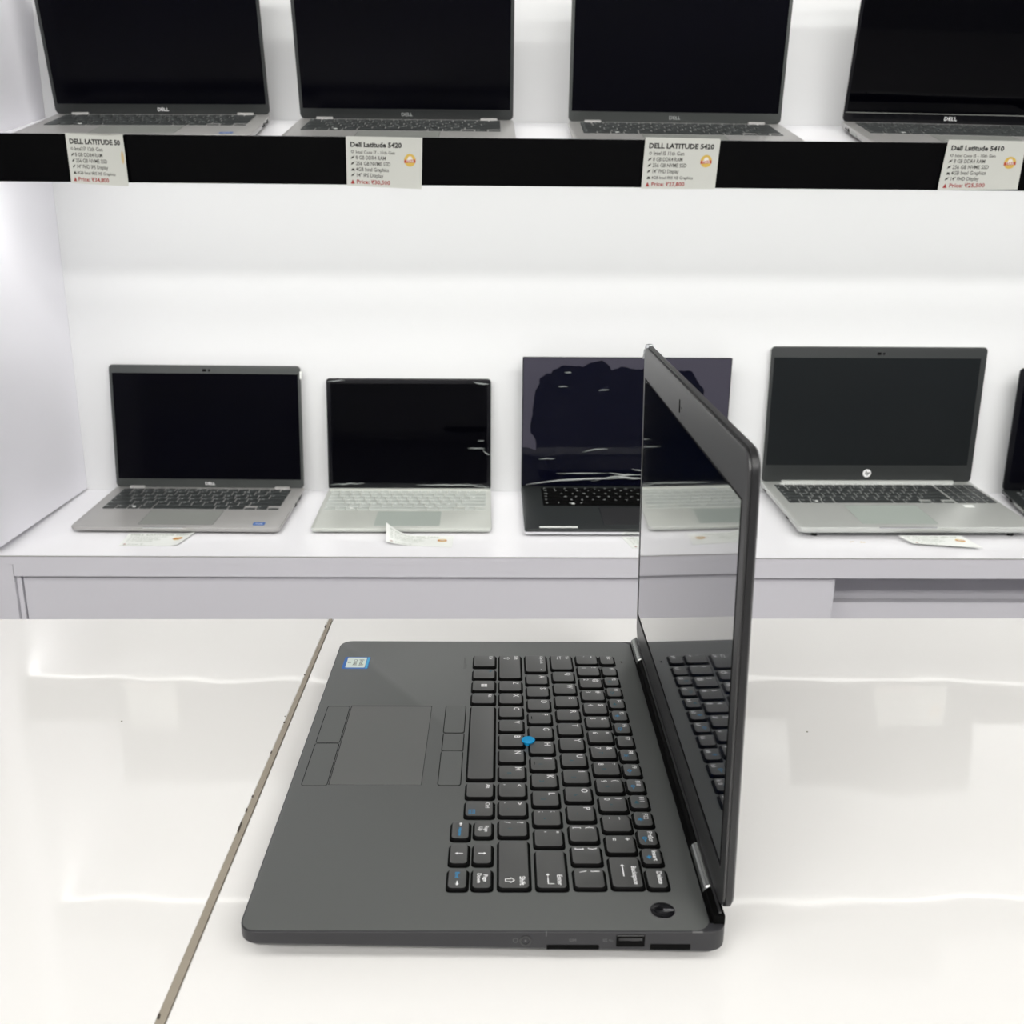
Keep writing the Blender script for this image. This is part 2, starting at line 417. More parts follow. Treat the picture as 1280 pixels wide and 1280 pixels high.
KEYS = []   # (u0, u1, v0, v1, [legends]) legend = (text, material, du, dv, size)
W_, B_, DB = 'legend', 'blue', 'dimblue'
def K(u0, u1, r, *leg): KEYS.append((u0, u1, ROW[r][0], ROW[r][1], leg))
ROW = dict(b=(104.7, 119.3), z=(123.6, 138.1), a=(142.9, 157.0), q=(162.0, 176.2), n=(180.9, 195.4), f=(198.9, 207.9), lo=(98.0, 106.4), hi=(110.3, 118.8))
LS = 5.4
def TL(t, s=LS, m=W_): return (t, m, 'tl', s)
def BLc(t, s=5.0, m=W_): return (t, m, 'bl', s)
# bottom row
K(30.0, 49.0, 'b', TL('Ctrl', 3.4)); K(54.5, 68.6, 'b', TL('Fn', 3.2, 'dimblue')); K(73.2, 87.9, 'b', ('win', W_, 'shape', 0)); K(92.6, 107.0, 'b', TL('Alt', 3.4))
K(111.4, 203.2, 'b'); K(208.0, 222.6, 'b', TL('Alt', 3.4)); K(227.2, 241.7, 'b', TL('Ctrl', 3.4), ('menu', B_, 'shape', 0))
K(247.9, 262.9, 'lo', ('arr_l', W_, 'shape', 0), ('Home', B_, 'mid', 3.0)); K(268.6, 284.8, 'lo', ('arr_d', W_, 'shape', 0)); K(290.0, 304.8, 'lo', ('End', B_, 'midl', 3.2), ('arr_r', W_, 'shape', 0))
K(247.9, 261.1, 'hi', ('Page', W_, 'p1', 3.1), ('Up', W_, 'p2', 3.1)); K(268.6, 284.7, 'hi', ('arr_u', W_, 'shape', 0)); K(290.0, 304.7, 'hi', ('Page', W_, 'p1', 3.1), ('Down', W_, 'p2', 3.1))
# letter rows
K(30.0, 68.2, 'z', TL('Shift', 3.4), ('shift_l', W_, 'shape', 0))
for i, (c, e_) in enumerate(zip('ZXCVBNM,./', [None] * 6 + ['0', None, '.', '/'])):
    n_ = 88.0 + 19.19 * i
    lg = []
    if c in ',./': lg = [TL({',': '<', '.': '>', '/': '?'}[c], 4.8), BLc(c)]
    else: lg = [TL(c)]
    if e_: lg.append((e_, DB, 'c', 3.8))
    K(n_ - 14.6, n_, 'z', *lg)
K(265.4, 304.6, 'z', ('Shift', W_, 'tr', 4.0), ('shift_r', W_, 'shape', 0))
K(30.0, 57.5, 'a', TL('Caps Lock', 3.0), ('dot', W_, 'shape', 0))
for i, (c, e_) in enumerate(zip('ASDFGHJKL;\'', [None] * 6 + ['1', '2', '3', '+', None])):
    n_ = 77.6 + 19.2 * i
    lg = [TL({';': ':', "'": '"'}[c], 4.8), BLc(c)] if c in ";'" else [TL(c)]
    if e_: lg.append((e_, DB, 'c', 3.8))
    if c in 'FJ': lg.append(('bump', W_, 'shape', 0))
    K(n_ - 14.5, n_, 'a', *lg)
K(274.4, 304.6, 'a', ('Enter', W_, 'tr', 3.8), ('enter', W_, 'shape', 0))
K(30.0, 53.5, 'q', TL('Tab', 3.0), ('tab', W_, 'shape', 0))
for i, (c, e_) in enumerate(zip('QWERTYUIOP[]', [None] * 6 + ['4', '5', '6', '-', None, None])):
    n_ = 72.8 + 19.27 * i
    lg = [TL({'[': '{', ']': '}'}[c], 4.8), BLc(c)] if c in '[]' else [TL(c)]
    if e_: lg.append((e_, DB, 'c', 3.8))
    K(n_ - 14.6, n_, 'q', *lg)
K(289.6, 304.2, 'q', TL('|', 4.8), BLc('\\'))
for i, (c, t, e_) in enumerate(zip('`1234567890-=', '~!@#$%^&*()_+', [None] * 7 + ['7', '8', '9', '*', None, None])):
    n_ = 44.1 + 19.27 * i
    lg = [TL(t, 4.8), BLc(c)]
    if e_: lg.append((e_, DB, 'c', 3.8))
    K(n_ - 14.5, n_, 'n', *lg)
K(279.7, 303.9, 'n', ('Backspace', W_, 'tr', 3.6), ('bksp', W_, 'shape', 0))
fn = [('Esc', 30.2, 44.1), ('F1', 50.3, 63.3), ('F2', 66.8, 79.2), ('F3', 83.6, 96.2), ('F4', 100.8, 113.4), ('F5', 117.9, 130.6), ('F6', 135.0, 147.6), ('F7', 152.0, 164.6),
      ('F8', 169.1, 181.9), ('F9', 186.4, 199.4), ('F10', 203.8, 216.8), ('F11', 221.0, 233.6), ('F12', 237.9, 250.6), ('PrtScr', 255.2, 268.5), ('Insert', 272.5, 285.0), ('Delete', 290.0, 304.3)]
for t, a0, a1 in fn:
    lg = [TL(t, 3.7)]
    if t in ('F2', 'F3', 'F4', 'F5', 'F6', 'F8', 'F9', 'F10', 'F11', 'F12', 'PrtScr', 'Insert'): lg.append(('icon', 'dimblue' if t in ('F2', 'F3', 'F4', 'F11') else B_, 'shape', ord(t[-1])))
    K(a0, a1, 'f', *lg)

def arrow(mb, x, y, dx, dy, L_, fn_, w_=0.35, h_=1.1):
    nx, ny = -dy, dx
    poly(mb, [(x + nx * w_, y + ny * w_), (x - nx * w_, y - ny * w_), (x - nx * w_ + dx * (L_ - h_), y - ny * w_ + dy * (L_ - h_)), (x + nx * w_ + dx * (L_ - h_), y + ny * w_ + dy * (L_ - h_))], fn_)
    poly(mb, [(x + nx * h_ + dx * (L_ - h_ * 1.3), y + ny * h_ + dy * (L_ - h_ * 1.3)), (x - nx * h_ + dx * (L_ - h_ * 1.3), y - ny * h_ + dy * (L_ - h_ * 1.3)), (x + dx * L_, y + dy * L_)], fn_)
def seg(mb, x0, y0, x1, y1, w_, fn_):
    l = math.hypot(x1 - x0, y1 - y0) or 1; nx, ny = -(y1 - y0) / l * w_, (x1 - x0) / l * w_
    poly(mb, [(x0 + nx, y0 + ny), (x0 - nx, y0 - ny), (x1 - nx, y1 - ny), (x1 + nx, y1 + ny)], fn_)

_km = {}
def keymesh(w_, h_, m, top, bot, mg=0.9, r=1.8):
    k = (round(w_, 1), round(h_, 1), m.name, top, mg)
    if k not in _km:
        mb = MB(); mb.rl(-mg, w_ + mg, -mg, h_ + mg, r + 0.6, [(bot, 0), (top - 0.55, 0.15 * mg), (top - 0.12, 0.72 * mg), (top, mg + 0.25)], n=3)
        me = mb.mesh('key', m, True)
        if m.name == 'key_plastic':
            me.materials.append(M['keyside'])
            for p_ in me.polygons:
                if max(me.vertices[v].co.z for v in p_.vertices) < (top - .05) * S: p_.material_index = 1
        _km[k] = me
    return _km[k]

wells = MB()
for (u0, u1, v0, v1, legs) in KEYS:
    u0 += 0.1; u1 -= 0.1
    k = link('key', keymesh(round(u1 - u0, 1), round(v1 - v0, 1), M['key'], 1.9, -0.2), lap, (u0, v0, D))
    wells.rl(u0 - 1.4, u1 + 1.9, v0 - 1.5, v1 + 1.8, 2.2, [(D + 0.02, 0), (D + 0.12, 0.0)], n=2)
    wu, wv = u1 - u0, v1 - v0
    fnz = lambda x, y: (x, y, 1.95)
    packs = {}
    for t, m, pos, s in legs:
        mb = packs.setdefault(m, MB())
        if pos == 'tl': text_into(mb, t, s, lambda x, y: fnz(x + 1.5, y + wv - 1.4 - s * 0.70), 0.022, maxw=wu - 2.4)
        elif pos == 'bl': text_into(mb, t, s, lambda x, y: fnz(x + 1.6, y + 2.6), 0.012)
        elif pos == 'c': text_into(mb, t, s, lambda x, y: fnz(x + wu * 0.52, y + wv * 0.30), 0.0)
        elif pos == 'tr': text_into(mb, t, s, lambda x, y: fnz(x + wu - 1.6, y + wv - 1.4 - s * 0.72), 0.012, 'RIGHT', maxw=wu - 3)
        elif pos == 'p1': text_into(mb, t, s, lambda x, y: fnz(x + wu * .5, y + wv - 3.4), 0.012, 'CENTER', maxw=wu - 3)
        elif pos == 'p2': text_into(mb, t, s, lambda x, y: fnz(x + wu * .5, y + 1.9), 0.012, 'CENTER', maxw=wu - 3)
        elif pos == 'mid': text_into(mb, t, s, lambda x, y: fnz(x + wu * .62, y + wv * .36), 0.012, 'CENTER')
        elif pos == 'midl': text_into(mb, t, s, lambda x, y: fnz(x + wu * .32, y + wv * .36), 0.012, 'CENTER')
        elif pos == 'shape':
            if t == 'win':
                for i in (0, 1):
                    for j in (0, 1):
                        x, y = wu * .36 + i * 2.2, wv * .38 + j * 2.2; poly(mb, [(x, y), (x + 2, y), (x + 2, y + 2), (x, y + 2)], fnz)
            elif t == 'menu':
                x, y = wu * .62, 1.6
                for q in range(4): seg(mb, x, y + q * 1.1, x + 3.6, y + q * 1.1, 0.14, fnz)
                for q in (0, 3.6): seg(mb, x + q, y, x + q, y + 3.3, 0.14, fnz)
            elif t == 'arr_l': arrow(mb, 3.6, wv * .5, -1, 0, 3.0, fnz)
            elif t == 'arr_r': arrow(mb, wu * .66, wv * .5, 1, 0, 3.4, fnz)
            elif t == 'arr_d': arrow(mb, wu * .5, wv * .75, 0, -1, 4.2, fnz)
            elif t == 'arr_u': arrow(mb, wu * .5, wv * .25, 0, 1, 4.2, fnz)
            elif t in ('shift_l', 'shift_r'):
                x, y = (5.5 if t == 'shift_l' else wu - 5.5), wv * .30
                P = [(0, 3.2), (2, 1.2), (1, 1.2), (1, -1.4), (-1, -1.4), (-1, 1.2), (-2, 1.2)]
                for q in range(7): seg(mb, x + P[q][0], y + P[q][1], x + P[(q + 1) % 7][0], y + P[(q + 1) % 7][1], 0.22, fnz)
            elif t == 'dot': disc(mb, wu - 3.0, wv - 3.2, 0.5, fnz, n=8)
            elif t == 'enter':
                seg(mb, wu - 2.6, 5.2, wu - 2.6, 8.2, .22, fnz); seg(mb, wu - 2.6, 5.2, wu - 8.5, 5.2, .22, fnz); arrow(mb, wu - 7.5, 5.2, -1, 0, 3.5, fnz, .22, 1.1)
            elif t == 'bksp': arrow(mb, wu - 8, 6.0, -1, 0, 10, fnz, .28, 1.2)
            elif t == 'tab':
                arrow(mb, 7, 6.6, -1, 0, 5, fnz, .18, .8); arrow(mb, 2, 4.6, 1, 0, 5, fnz, .18, .8); seg(mb, 1.8, 5.6, 1.8, 7.6, .18, fnz)
            elif t == 'bump':
                k2 = MB(); k2.rl(wu * .5 - 1.7, wu * .5 + 1.7, 1.4, 2.0, .3, [(1.8, 0), (2.2, .15)], n=2); k2.build('bump', M['well'], k)
            elif t == 'icon':
                rr = random.Random(s); x, y = wu * .58, 2.9
                if s % 3 == 0: disc(mb, x, y, 1.3, fnz, 0.8, 12); seg(mb, x + 1.4, y, x + 3.2, y, .2, fnz)
                elif s % 3 == 1:
                    poly(mb, [(x - 1.4, y - .6), (x - .2, y - .6), (x + 1, y - 1.5), (x + 1, y + 1.5), (x - .2, y + .6), (x - 1.4, y + .6)], fnz); seg(mb, x + 1.8, y - 1, x + 1.8, y + 1, .18, fnz)
                else:
                    for q in range(6):
                        a_ = q * math.pi / 3; seg(mb, x + .7 * math.cos(a_), y + .7 * math.sin(a_), x + 1.7 * math.cos(a_), y + 1.7 * math.sin(a_), .2, fnz)
                    disc(mb, x, y, .6, fnz, n=8)
    for m, mb in packs.items():
        if mb.f: mb.build('legend' if m != B_ and m != DB else 'function_legend', M[m], k)
o = wells.build('key_gaps', M['well'], lap); o['kind'] = 'stuff'

# touchpad, its buttons and the buttons under the space bar (each lies in a dark joint)
joint = MB()
def plate(name, u0, u1, v0, v1, m, r=1.0, gap=0.45, h=0.16):
    joint.rl(u0 - gap, u1 + gap, v0 - gap, v1 + gap, r + gap, [(D + 0.0, 0), (D + 0.08, 0)], n=3)
    b = MB(); b.rl(u0, u1, v0, v1, r, [(D, 0), (D + h - .08, 0), (D + h, 0.15)], n=3); return b.build(name, m, lap)
plate('touchpad_button', 109.5, 158.4, 7.0, 21.6, M['body'], 1.5)
plate('touchpad_button', 159.4, 208.3, 7.0, 21.6, M['body'], 1.5)
joint.box(108.2, 207.5, 22.6, 77.4, D + 0.0, D + 0.08)
b = MB(); b.rl(109.0, 207.4, 22.9, 77.2, 0.5, [(D, 0), (D + 0.12, 0.1)], n=2); b.build('touchpad', M['pad'], lap)
plate('pointing_stick_button', 108.3, 145.4, 87.2, 100.2, M['body'], 1.8, .55, .5)
plate('pointing_stick_button', 146.4, 168.0, 87.4, 100.2, M['body'], .6, .55, .35)
plate('pointing_stick_button', 169.0, 208.0, 87.2, 100.2, M['body'], 1.8, .55, .5)
o = joint.build('button_joints', M['well'], lap)
b = MB(); b.cyl((159.0, 141.6, D), 0, 0, 0, n=24, prof=[(0, 2.8), (1.6, 2.8), (1.9, 3.9), (2.9, 4.3), (3.3, 4.0), (3.45, 3.5), (3.15, 2.6), (3.1, 0.3)])
tag(b.build('pointing_stick', M['stick'], lap, smooth=True), 'bright blue rubber pointing stick', None)

# round power button
b = MB(); b.cyl((319.8, 203.0, D), 0, 0, 0, n=40, prof=[(0, 6.6), (0.25, 6.6), (0.35, 6.3), (0.2, 6.0), (0.15, 5.9)])
pw_ring = b.build('power_button_rim', M['greylegend'], lap, smooth=True)
b = MB(); b.cyl((319.8, 203.0, D), 0, 0, 0, n=40, prof=[(0, 6.0), (0.3, 6.0), (0.55, 5.5), (0.35, 3.0), (0.3, 0.3)])
pb = b.build('power_button', M['glossblk'], lap, smooth=True)
b = MB(); b.box(319.3, 320.3, 203.4, 208.4, D + 0.45, D + 0.66); b.build('power_mark', M['bright'], pb)

# small printed things on the deck
b = MB(); text_into(b, 'Latitude E7470', 3.2, lambda x, y: (30.5 + x, 96.6 + y, D + 0.11), maxw=32); b.build('model_text', M['greylegend'], lap)
b = MB(); b.box(36, 39, 213.8, 215, D + .06, D + .12); b.build('status_light', M['glossblk'], lap)
b = MB(); b.rl(30.2, 50.6, 7.2, 26.4, 1.2, [(D + .05, 0), (D + .2, .1)], n=3); stk = b.build('processor_sticker', M['stkblue'], lap)
stk['label'] = 'small blue and white square processor sticker'
b = MB(); b.rl(31.4, 48.6, 9.6, 23.8, .6, [(D + .2, 0), (D + .24, 0)], n=2); b.build('sticker_face', M['stkwhite'], stk)
b = MB(); b.rl(31.0, 49.8, 24.3, 25.9, .5, [(D + .2, 0), (D + .24, 0)], n=2); b.build('sticker_edge', M['stkcyan'], stk)
b = MB()
text_into(b, 'CORE', 3.9, lambda x, y: (40 + x, 14.6 + y, D + .27), .015, 'CENTER', maxw=13); text_into(b, 'i5', 3.4, lambda x, y: (40 + x, 10.4 + y, D + .27), .015, 'CENTER')
text_into(b, '(intel)', 4.6, lambda x, y: (40 + x, 19.2 + y, D + .27), .01, 'CENTER', maxw=15)
b.build('sticker_text', M['inksoft'], stk)

# hinges: two satin barrels and the dark cover between them
def hinge(u0, u1):
    b = MB(); b.cyl((0, 228.9, D + 1.0), 0, 0, 0, ax='x', n=20, prof=[(u0, 3.2), (u0 + .7, 3.9), (u1 - .7, 3.9), (u1, 3.2)])
    o = b.build('hinge', M['chrome'], lap, smooth=True); return o
hinge(4, 42); hinge(270, 307)
b = MB(); b.cyl((0, 229.5, D + 0.6), 0, 0, 0, ax='x', n=16, prof=[(42.4, 2.9), (269.6, 2.9)]); b.build('hinge_cover', M['well'], lap, smooth=True)
b = MB(); b.box(309, 329.5, 226.0, 231.4, D - .2, D + 4.4); b.build('hinge_end_block', M['well'], lap)
b = MB(); b.cyl((0, 228.6, D + 0.2), 0, 0, 0, ax='x', n=16, prof=[(307.4, 3.6), (318, 3.4), (320, 2.4)]); b.build('hinge_cap', M['well'], lap, smooth=True)

# ports on the near side (u = 335)
def sideplate(name, v0, v1, z0, z1, m, r=.4, out=.12, parent=None):
    b = MB(); b.rl(v0, v1, z0, z1, r, [(334.0, 0), (335 + out, 0)], n=2, ax='x'); return b.build(name, m, parent or lap)
b = MB(); b.cyl((0, 136, 13.9), 0, 0, 0, ax='x', n=20, prof=[(334, 2.9), (335.25, 2.9), (335.25, 2.0), (334.6, 1.9)]); jk = b.build('audio_jack', M['glossblk'], lap, smooth=True)
b = MB(); b.cyl((0, 136, 13.9), 0, 0, 0, ax='x', n=12, prof=[(334.2, .5), (335.3, .45)]); b.build('jack_pin', M['greylegend'], jk)
sideplate('card_slot', 146, 171, 9.0, 11.6, M['well'])
us = sideplate('usb_port', 179.0, 192.6, 10.6, 17.2, M['well'], .5, .16)
sideplate('usb_tongue', 180.2, 191.4, 14.0, 15.6, M['glossblk'], .2, .22, us)
sideplate('usb_rim', 179.4, 192.2, 16.7, 17.0, M['greylegend'], .1, .24, us)
sideplate('card_reader_slot', 195.3, 214.5, 8.9, 12.0, M['well'])
b = MB()
def fs(v, z): return lambda x, y: (335.14, v + x, z + y)
disc(b, 131.2, 14.2, 1.3, lambda x, y: (335.14, x, y), 1.0, 14)
text_into(b, 'SIM', 2.4, fs(156.5, 13.4)); text_into(b, 'SS', 2.4, fs(172.6, 13.4)); text_into(b, '<-', 2.4, fs(175.4, 13.4))
b.build('port_marks', M['greylegend'], lap)
b = MB(); b.loft([[(334.6, 145.6, z), (335.1, 145.6, z), (335.1, 146.0, z), (334.6, 146.0, z)] for z in (16.5, 19)]); b.loft([[(334.0, 215, z), (335.1, 215, z), (335.1, 220, z), (334.0, 220, z)] for z in (18.3, 18.95)])
b.build('edge_wear', M['greylegend'], lap)

# the lid: local x along the width, z up the lid, y through its thickness (screen side at y = 0)
LH = 229.5; LW = 329.0
lid = MB()
lid.rl(0, LW, 2.5, LH, 11, [(1.4, .2), (1.7, 0), (4.2, 0.0), (5.3, 1.3), (5.6, 3.0)], n=8, ax='y')
lid = lid.build('lid', M['shell'], lap, loc=(2.6, 229.4, 22.3), rot=(math.radians(0.95), 0, 0), smooth=True)
b = MB(); b.rl(1.3, LW - 1.3, 3.6, LH - 1.3, 10, [(1.5, .0), (0.5, 0), (0.15, .35), (0, .9)], n=8, ax='y')
bz = b.build('bezel', M['bezel'], lid, smooth=True)
b = MB(); b.rl(6, LW - 6, 20.0, LH - 6, 1, [(0.02, 0), (-.35, .3)], n=2, ax='y')
SX0, SX1, SZ0_, SZ1_ = 11.0, LW - 10.5, 25.5, 205.5
b = MB()
for a0, a1, c0, c1 in ((SX0 - 1.2, SX1 + 1.2, SZ0_ - 1.4, SZ0_), (SX0 - 1.2, SX1 + 1.2, SZ1_, SZ1_ + .8), (SX0 - 1.2, SX0, SZ0_, SZ1_), (SX1, SX1 + 1.2, SZ0_, SZ1_)):
    b.box(a0, a1, -.22, .1, c0, c1)
b.build('screen_gasket', M['well'], lid)
b = MB(); b.box(SX0 - 1.5, SX1 + 1.5, -.7, .1, SZ0_ - 2.6, SZ0_ - 1.6); b.build('chin_ridge', M['bezel'], lid)
b = MB(); b.box(SX0, SX1, -.12, .1, SZ0_, SZ1_); b.build('screen', M['panel'], lid)
b = MB(); b.box(3, LW - 3, -.9, .2, 2.0, 2.9); b.build('chin_edge', M['bezel'], lid)
b = MB(); text_into(b, 'DELL', 6.2, lambda x, y: (LW / 2 - 9 + x, -.1, 12.5 + y), .03); b.build('logo', M['greylegend'], lid)
b = MB(); b.rl(LW / 2 - 9.5, LW / 2 - 6.7, 211, 218.6, .6, [(-.14, 0), (0.0, 0)], n=2, ax='y'); b.build('webcam', M['glossblk'], lid)
b = MB(); b.cyl((LW / 2 - 1, 0, 215), 0, 0, 0, ax='y', n=10, prof=[(-.14, .7), (0, .7)]); b.build('webcam_light', M['well'], lid)
b = MB()
rr = random.Random(3)
for q in range(26):        # metal showing through the broken corner
    t = rr.random(); a_ = math.radians(90 + 90 * t); x, z = 11 + 10.6 * math.cos(a_), LH - 11 + 10.6 * math.sin(a_); s_ = rr.uniform(.9, 2.3); y_ = rr.uniform(0.3, 4.6)
    b.loft([[(x - s_, y_ - s_ * .7, z - s_), (x + s_, y_ - s_ * .5, z - s_ * .7), (x + s_ * .8, y_ + s_ * .6, z - s_ * .8), (x - s_ * .8, y_ + s_ * .5, z - s_)], [(x - s_ * .6, y_ - s_ * .5, z + s_ * .7), (x + s_ * .5, y_ - s_ * .3, z + s_ * .6), (x + s_ * .5, y_ + s_ * .5, z + s_ * .5), (x - s_ * .6, y_ + s_ * .4, z + s_ * .8)]])
ch = b.build('broken_corner', M['scuff'], lid); ch['label'] = 'chipped corner with bare silver metal'

# ------------------------------------------------------------------ laptops on the shelves
def kb_rows(u, W, x0, y1, numpad=False, rowh=None):
    """key rectangles (x0,x1,y0,y1) from the back row forward; u = key pitch"""
    g = 2.6; rows = []; y = y1; fh = (rowh or u) * 0.72; h = rowh or u
    tot = 15 * u
    def row(ws, y_, hh):
        x = x0
        for w_ in ws:
            rows.append((x, x + w_ * u - g, y_ - hh + g, y_)); x += w_ * u
    row([15 / 16] * 16, y, fh); y -= fh
    row([1] * 13 + [2], y, h); y -= h
    row([1.5] + [1] * 12 + [1.5], y, h); y -= h
    row([1.75] + [1] * 11 + [2.25], y, h); y -= h
    row([2.25] + [1] * 10 + [2.75], y, h); y -= h
    row([1.1, 1, 1, 1.1, 5.3, 1.1, 1.4], y, h)
    xx = x0 + 12.0 * u
    rows.append((xx, xx + u - g, y - h + g, y - h / 2 - .6)); rows.append((xx + u, xx + 2 * u - g, y - h + g, y - h / 2 - .6)); rows.append((xx + u, xx + 2 * u - g, y - h / 2 + .6, y)); rows.append((xx + 2 * u, xx + 3 * u - g, y - h + g, y - h / 2 - .6))
    if numpad:
        xx = x0 + 15.15 * u; yy = y1; hs = [fh] + [h] * 5
        for hh in hs:
            for i in range(4): rows.append((xx + i * u * .92, xx + (i + 1) * u * .92 - g, yy - hh + g, yy))
            yy -= hh
    return rows

def shelf_laptop(p, label, group=None):
    W, Dp, Hn = p['W'], p['D'], p['H']; th = p['th']
    tilt, yaw = p['tilt'], math.radians(p['yaw'])
    # root frame: x right, y towards the hinge, z normal to the deck; origin at the deck's front-left corner
    ct_, st_ = math.cos(tilt), math.sin(tilt)
    X = Vector((math.cos(yaw), math.sin(yaw) * ct_, math.sin(yaw) * st_)); Z = Vector((0, -st_, ct_)); Y = Z.cross(X)
    pos = Vector(p['pos']) - Z * th
    if tilt > .1: pos.z = zup(pos.y, p.get('base_z', UZ0)) + .15
    root = empty('laptop', (0, 0, 0))
    root.matrix_world = Matrix(((X.x, Y.x, Z.x, pos.x * S), (X.y, Y.y, Z.y, pos.y * S), (X.z, Y.z, Z.z, pos.z * S), (0, 0, 0, 1)))
    tag(root, label, 'laptop', group)
    rc = p.get('rc', 9); case = M[p['case']]
    b = MB(); b.rl(0, W, 0, Dp + 9, rc, [(1.6, 7 if th < 15 else 22), (th * (.35 if th < 15 else .55), 1.5), (th * (.62 if th < 15 else .7), 0), (th - .7, 0), (th, .8)], n=5)
    base = b.build('base', case, root, smooth=True)
    for x, y in ((30, 20), (W - 30, 20), (30, Dp - 20), (W - 30, Dp - 20)):
        MB().cyl((x, y, 0), 5, -max(0, tilt - (SL if tilt < .1 else SU)) * y, 3, n=10).build('rubber_foot', M['foot'], root)
    if p.get('band'):      # bright metal edge round the case
        MB().rl(-.4, W + .4, -.4, Dp + 9.4, rc, [(th * .30, 0), (th * .62, 0)], n=4).build('edge_band', M[p['band']], root)
    # keyboard
    kx0, ky1, u, rh = p['kb']
    rows = kb_rows(u, W, kx0, ky1, p.get('numpad', False), rh)
    ex = max(r[1] for r in rows); ey = min(r[2] for r in rows)
    if p.get('kbwell'):
        MB().rl(kx0 - 2.5, ex + 2.5, ey - 2.5, ky1 + 2.5, 2, [(th - .1, 0), (th + .08, 0)], n=2).build('keyboard_bed', M[p['kbwell']], root)
    km = M[p['key']]
    for (a0, a1, c0, c1) in rows:
        link('key', keymesh(round(a1 - a0, 1), round(c1 - c0, 1), km, 0.9, 0.0, mg=.35, r=.6), root, (a0, c0, th))
    # printed characters: a speck of print on every key
    b = MB(); rr = random.Random(int(W + p['pos'][0]))
    for i, (a0, a1, c0, c1) in enumerate(rows):
        ch = 'QWERTYUIOPASDFGHJKLZXCVBNM1234567890'[rr.randrange(36)]; hh = min(5.0, (c1 - c0) * .5)
        if a1 - a0 > 60: continue
        text_into(b, ch, hh * 1.25, lambda x, y: (a0 + 2.0 + x, c1 - 1.4 - hh * .8 + y, th + .95), .015)
    o = b.build('key_print', M[p.get('print', 'greyprint')], root); o['kind'] = 'stuff'
    wk = [r for r in rows if r[2] == rows[-5][2] or True]
    a0, a1, c0, c1 = p.get('winkey') or rows[16 + 14 + 14 + 13 + 12 + 2]
    MB().rl((a0 + a1) / 2 - 2.6, (a0 + a1) / 2 + 2.6, (c0 + c1) / 2 - 2.6, (c0 + c1) / 2 + 2.6, .4, [(th + .9, 0), (th + 1.0, 0)], n=1).build('window_key_mark', M['whitekeymark'], root)
    # touchpad
    a0, a1, c0, c1 = p['pad']
    MB().rl(a0 - .5, a1 + .5, c0 - .5, c1 + .5, 2, [(th - .1, 0), (th + .05, 0)], n=2).build('touchpad_joint', M[p.get('joint', 'greybez')], root)
    MB().rl(a0, a1, c0, c1, 1.6, [(th - .1, 0), (th + .12, .1)], n=2).build('touchpad', M[p['padm']], root)
    if p.get('notch'):
        a0, a1 = p['notch']; MB().rl(a0, a1, -.25, 1.6, .5, [(th - 1.6, 0), (th + .05, .1)], n=2).build('opening_notch', M['bright'], root)
    for nm, m_, a0, a1, c0, c1, tx, tm in p.get('stickers', []):
        s_ = MB().rl(a0, a1, c0, c1, .8, [(th, 0), (th + .18, .05)], n=2).build(nm, M[m_], root)
        if tx:
            b = MB(); text_into(b, tx, (c1 - c0) * .5, lambda x, y: ((a0 + a1) / 2 + x, c0 + (c1 - c0) * .33 + y, th + .22), .02, 'CENTER', maxw=(a1 - a0) * .85); b.build('sticker_text', M[tm], s_)
    if p.get('grille'):
        a0, a1, c0, c1 = p['grille']; b = MB(); n_ = int((a1 - a0) / 4)
        MB().rl(a0 - 1, a1 + 1, c0 - 1, c1 + 1, 1, [(th, 0), (th + .06, 0)], n=2).build('grille_plate', M['whitekeymark'] if p['case'] == 'hpsilver' else M['greybez'], root)
        for i in range(n_):
            x = a0 + i * 4
            poly(b, [(x, c0), (x + 1.6, c0), (x + 1.6, c1), (x, c1)], lambda x, y: (x, y, th + .09))
        o = b.build('grille_holes', M['padsilver'], root); o['kind'] = 'stuff'
    # ports
    for side, y0_, y1_, kind in p.get('ports', []):
        xs = (-.25, .6) if side == 'l' else (W - .6, W + .25)
        b = MB(); b.box(xs[0], xs[1], y0_, y1_, th * .62 - (1.2 if kind == 's' else 2.4), th * .62 + (1.2 if kind == 's' else 2.4))
        b.build({'s': 'side_slot', 'p': 'usb_port', 'v': 'vent'}[kind], M['well'] if kind != 'v' else M['padsilver'], root)
    # lid
    al = math.radians(p['lid'])
    lid = MB(); lid.rl(0, W, 0, Hn, p.get('lrc', 7), [(.9, 0), (3.6, 0), (4.8, 1.6)], n=5, ax='y')
    lid = lid.build('lid', case if not p.get('lidcase') else M[p['lidcase']], root, loc=(0, Dp, th), rot=(-al, 0, 0), smooth=True)
    MB().rl(.4, W - .4, .4, Hn - .4, p.get('lrc', 7), [(1.2, 0), (.2, 0), (0, .5)], n=5, ax='y').build('bezel', M[p['bez']], lid, smooth=True)
    bl, br, bb, bt = p['bzw']
    s_ = MB().rl(bl, W - br, bb, Hn - bt, .6, [(.3, 0), (-.12, 0)], n=2, ax='y').build('screen', M[p['screen']], lid)
    if p.get('chinline'): MB().box(bl * .6, W - br * .6, -.2, .2, bb - 1.4, bb - .5).build('chin_line', M['padsilver'], lid)
    # hinge knuckles
    for a0, a1, m_ in p.get('hinges', []):
        MB().rl(a0, a1, Dp - 4.5, Dp + 1, 1.0, [(th - .5, 0), (th + 3.0, .8)], n=2).build('hinge', M[m_], root)
    lg = p.get('logo')
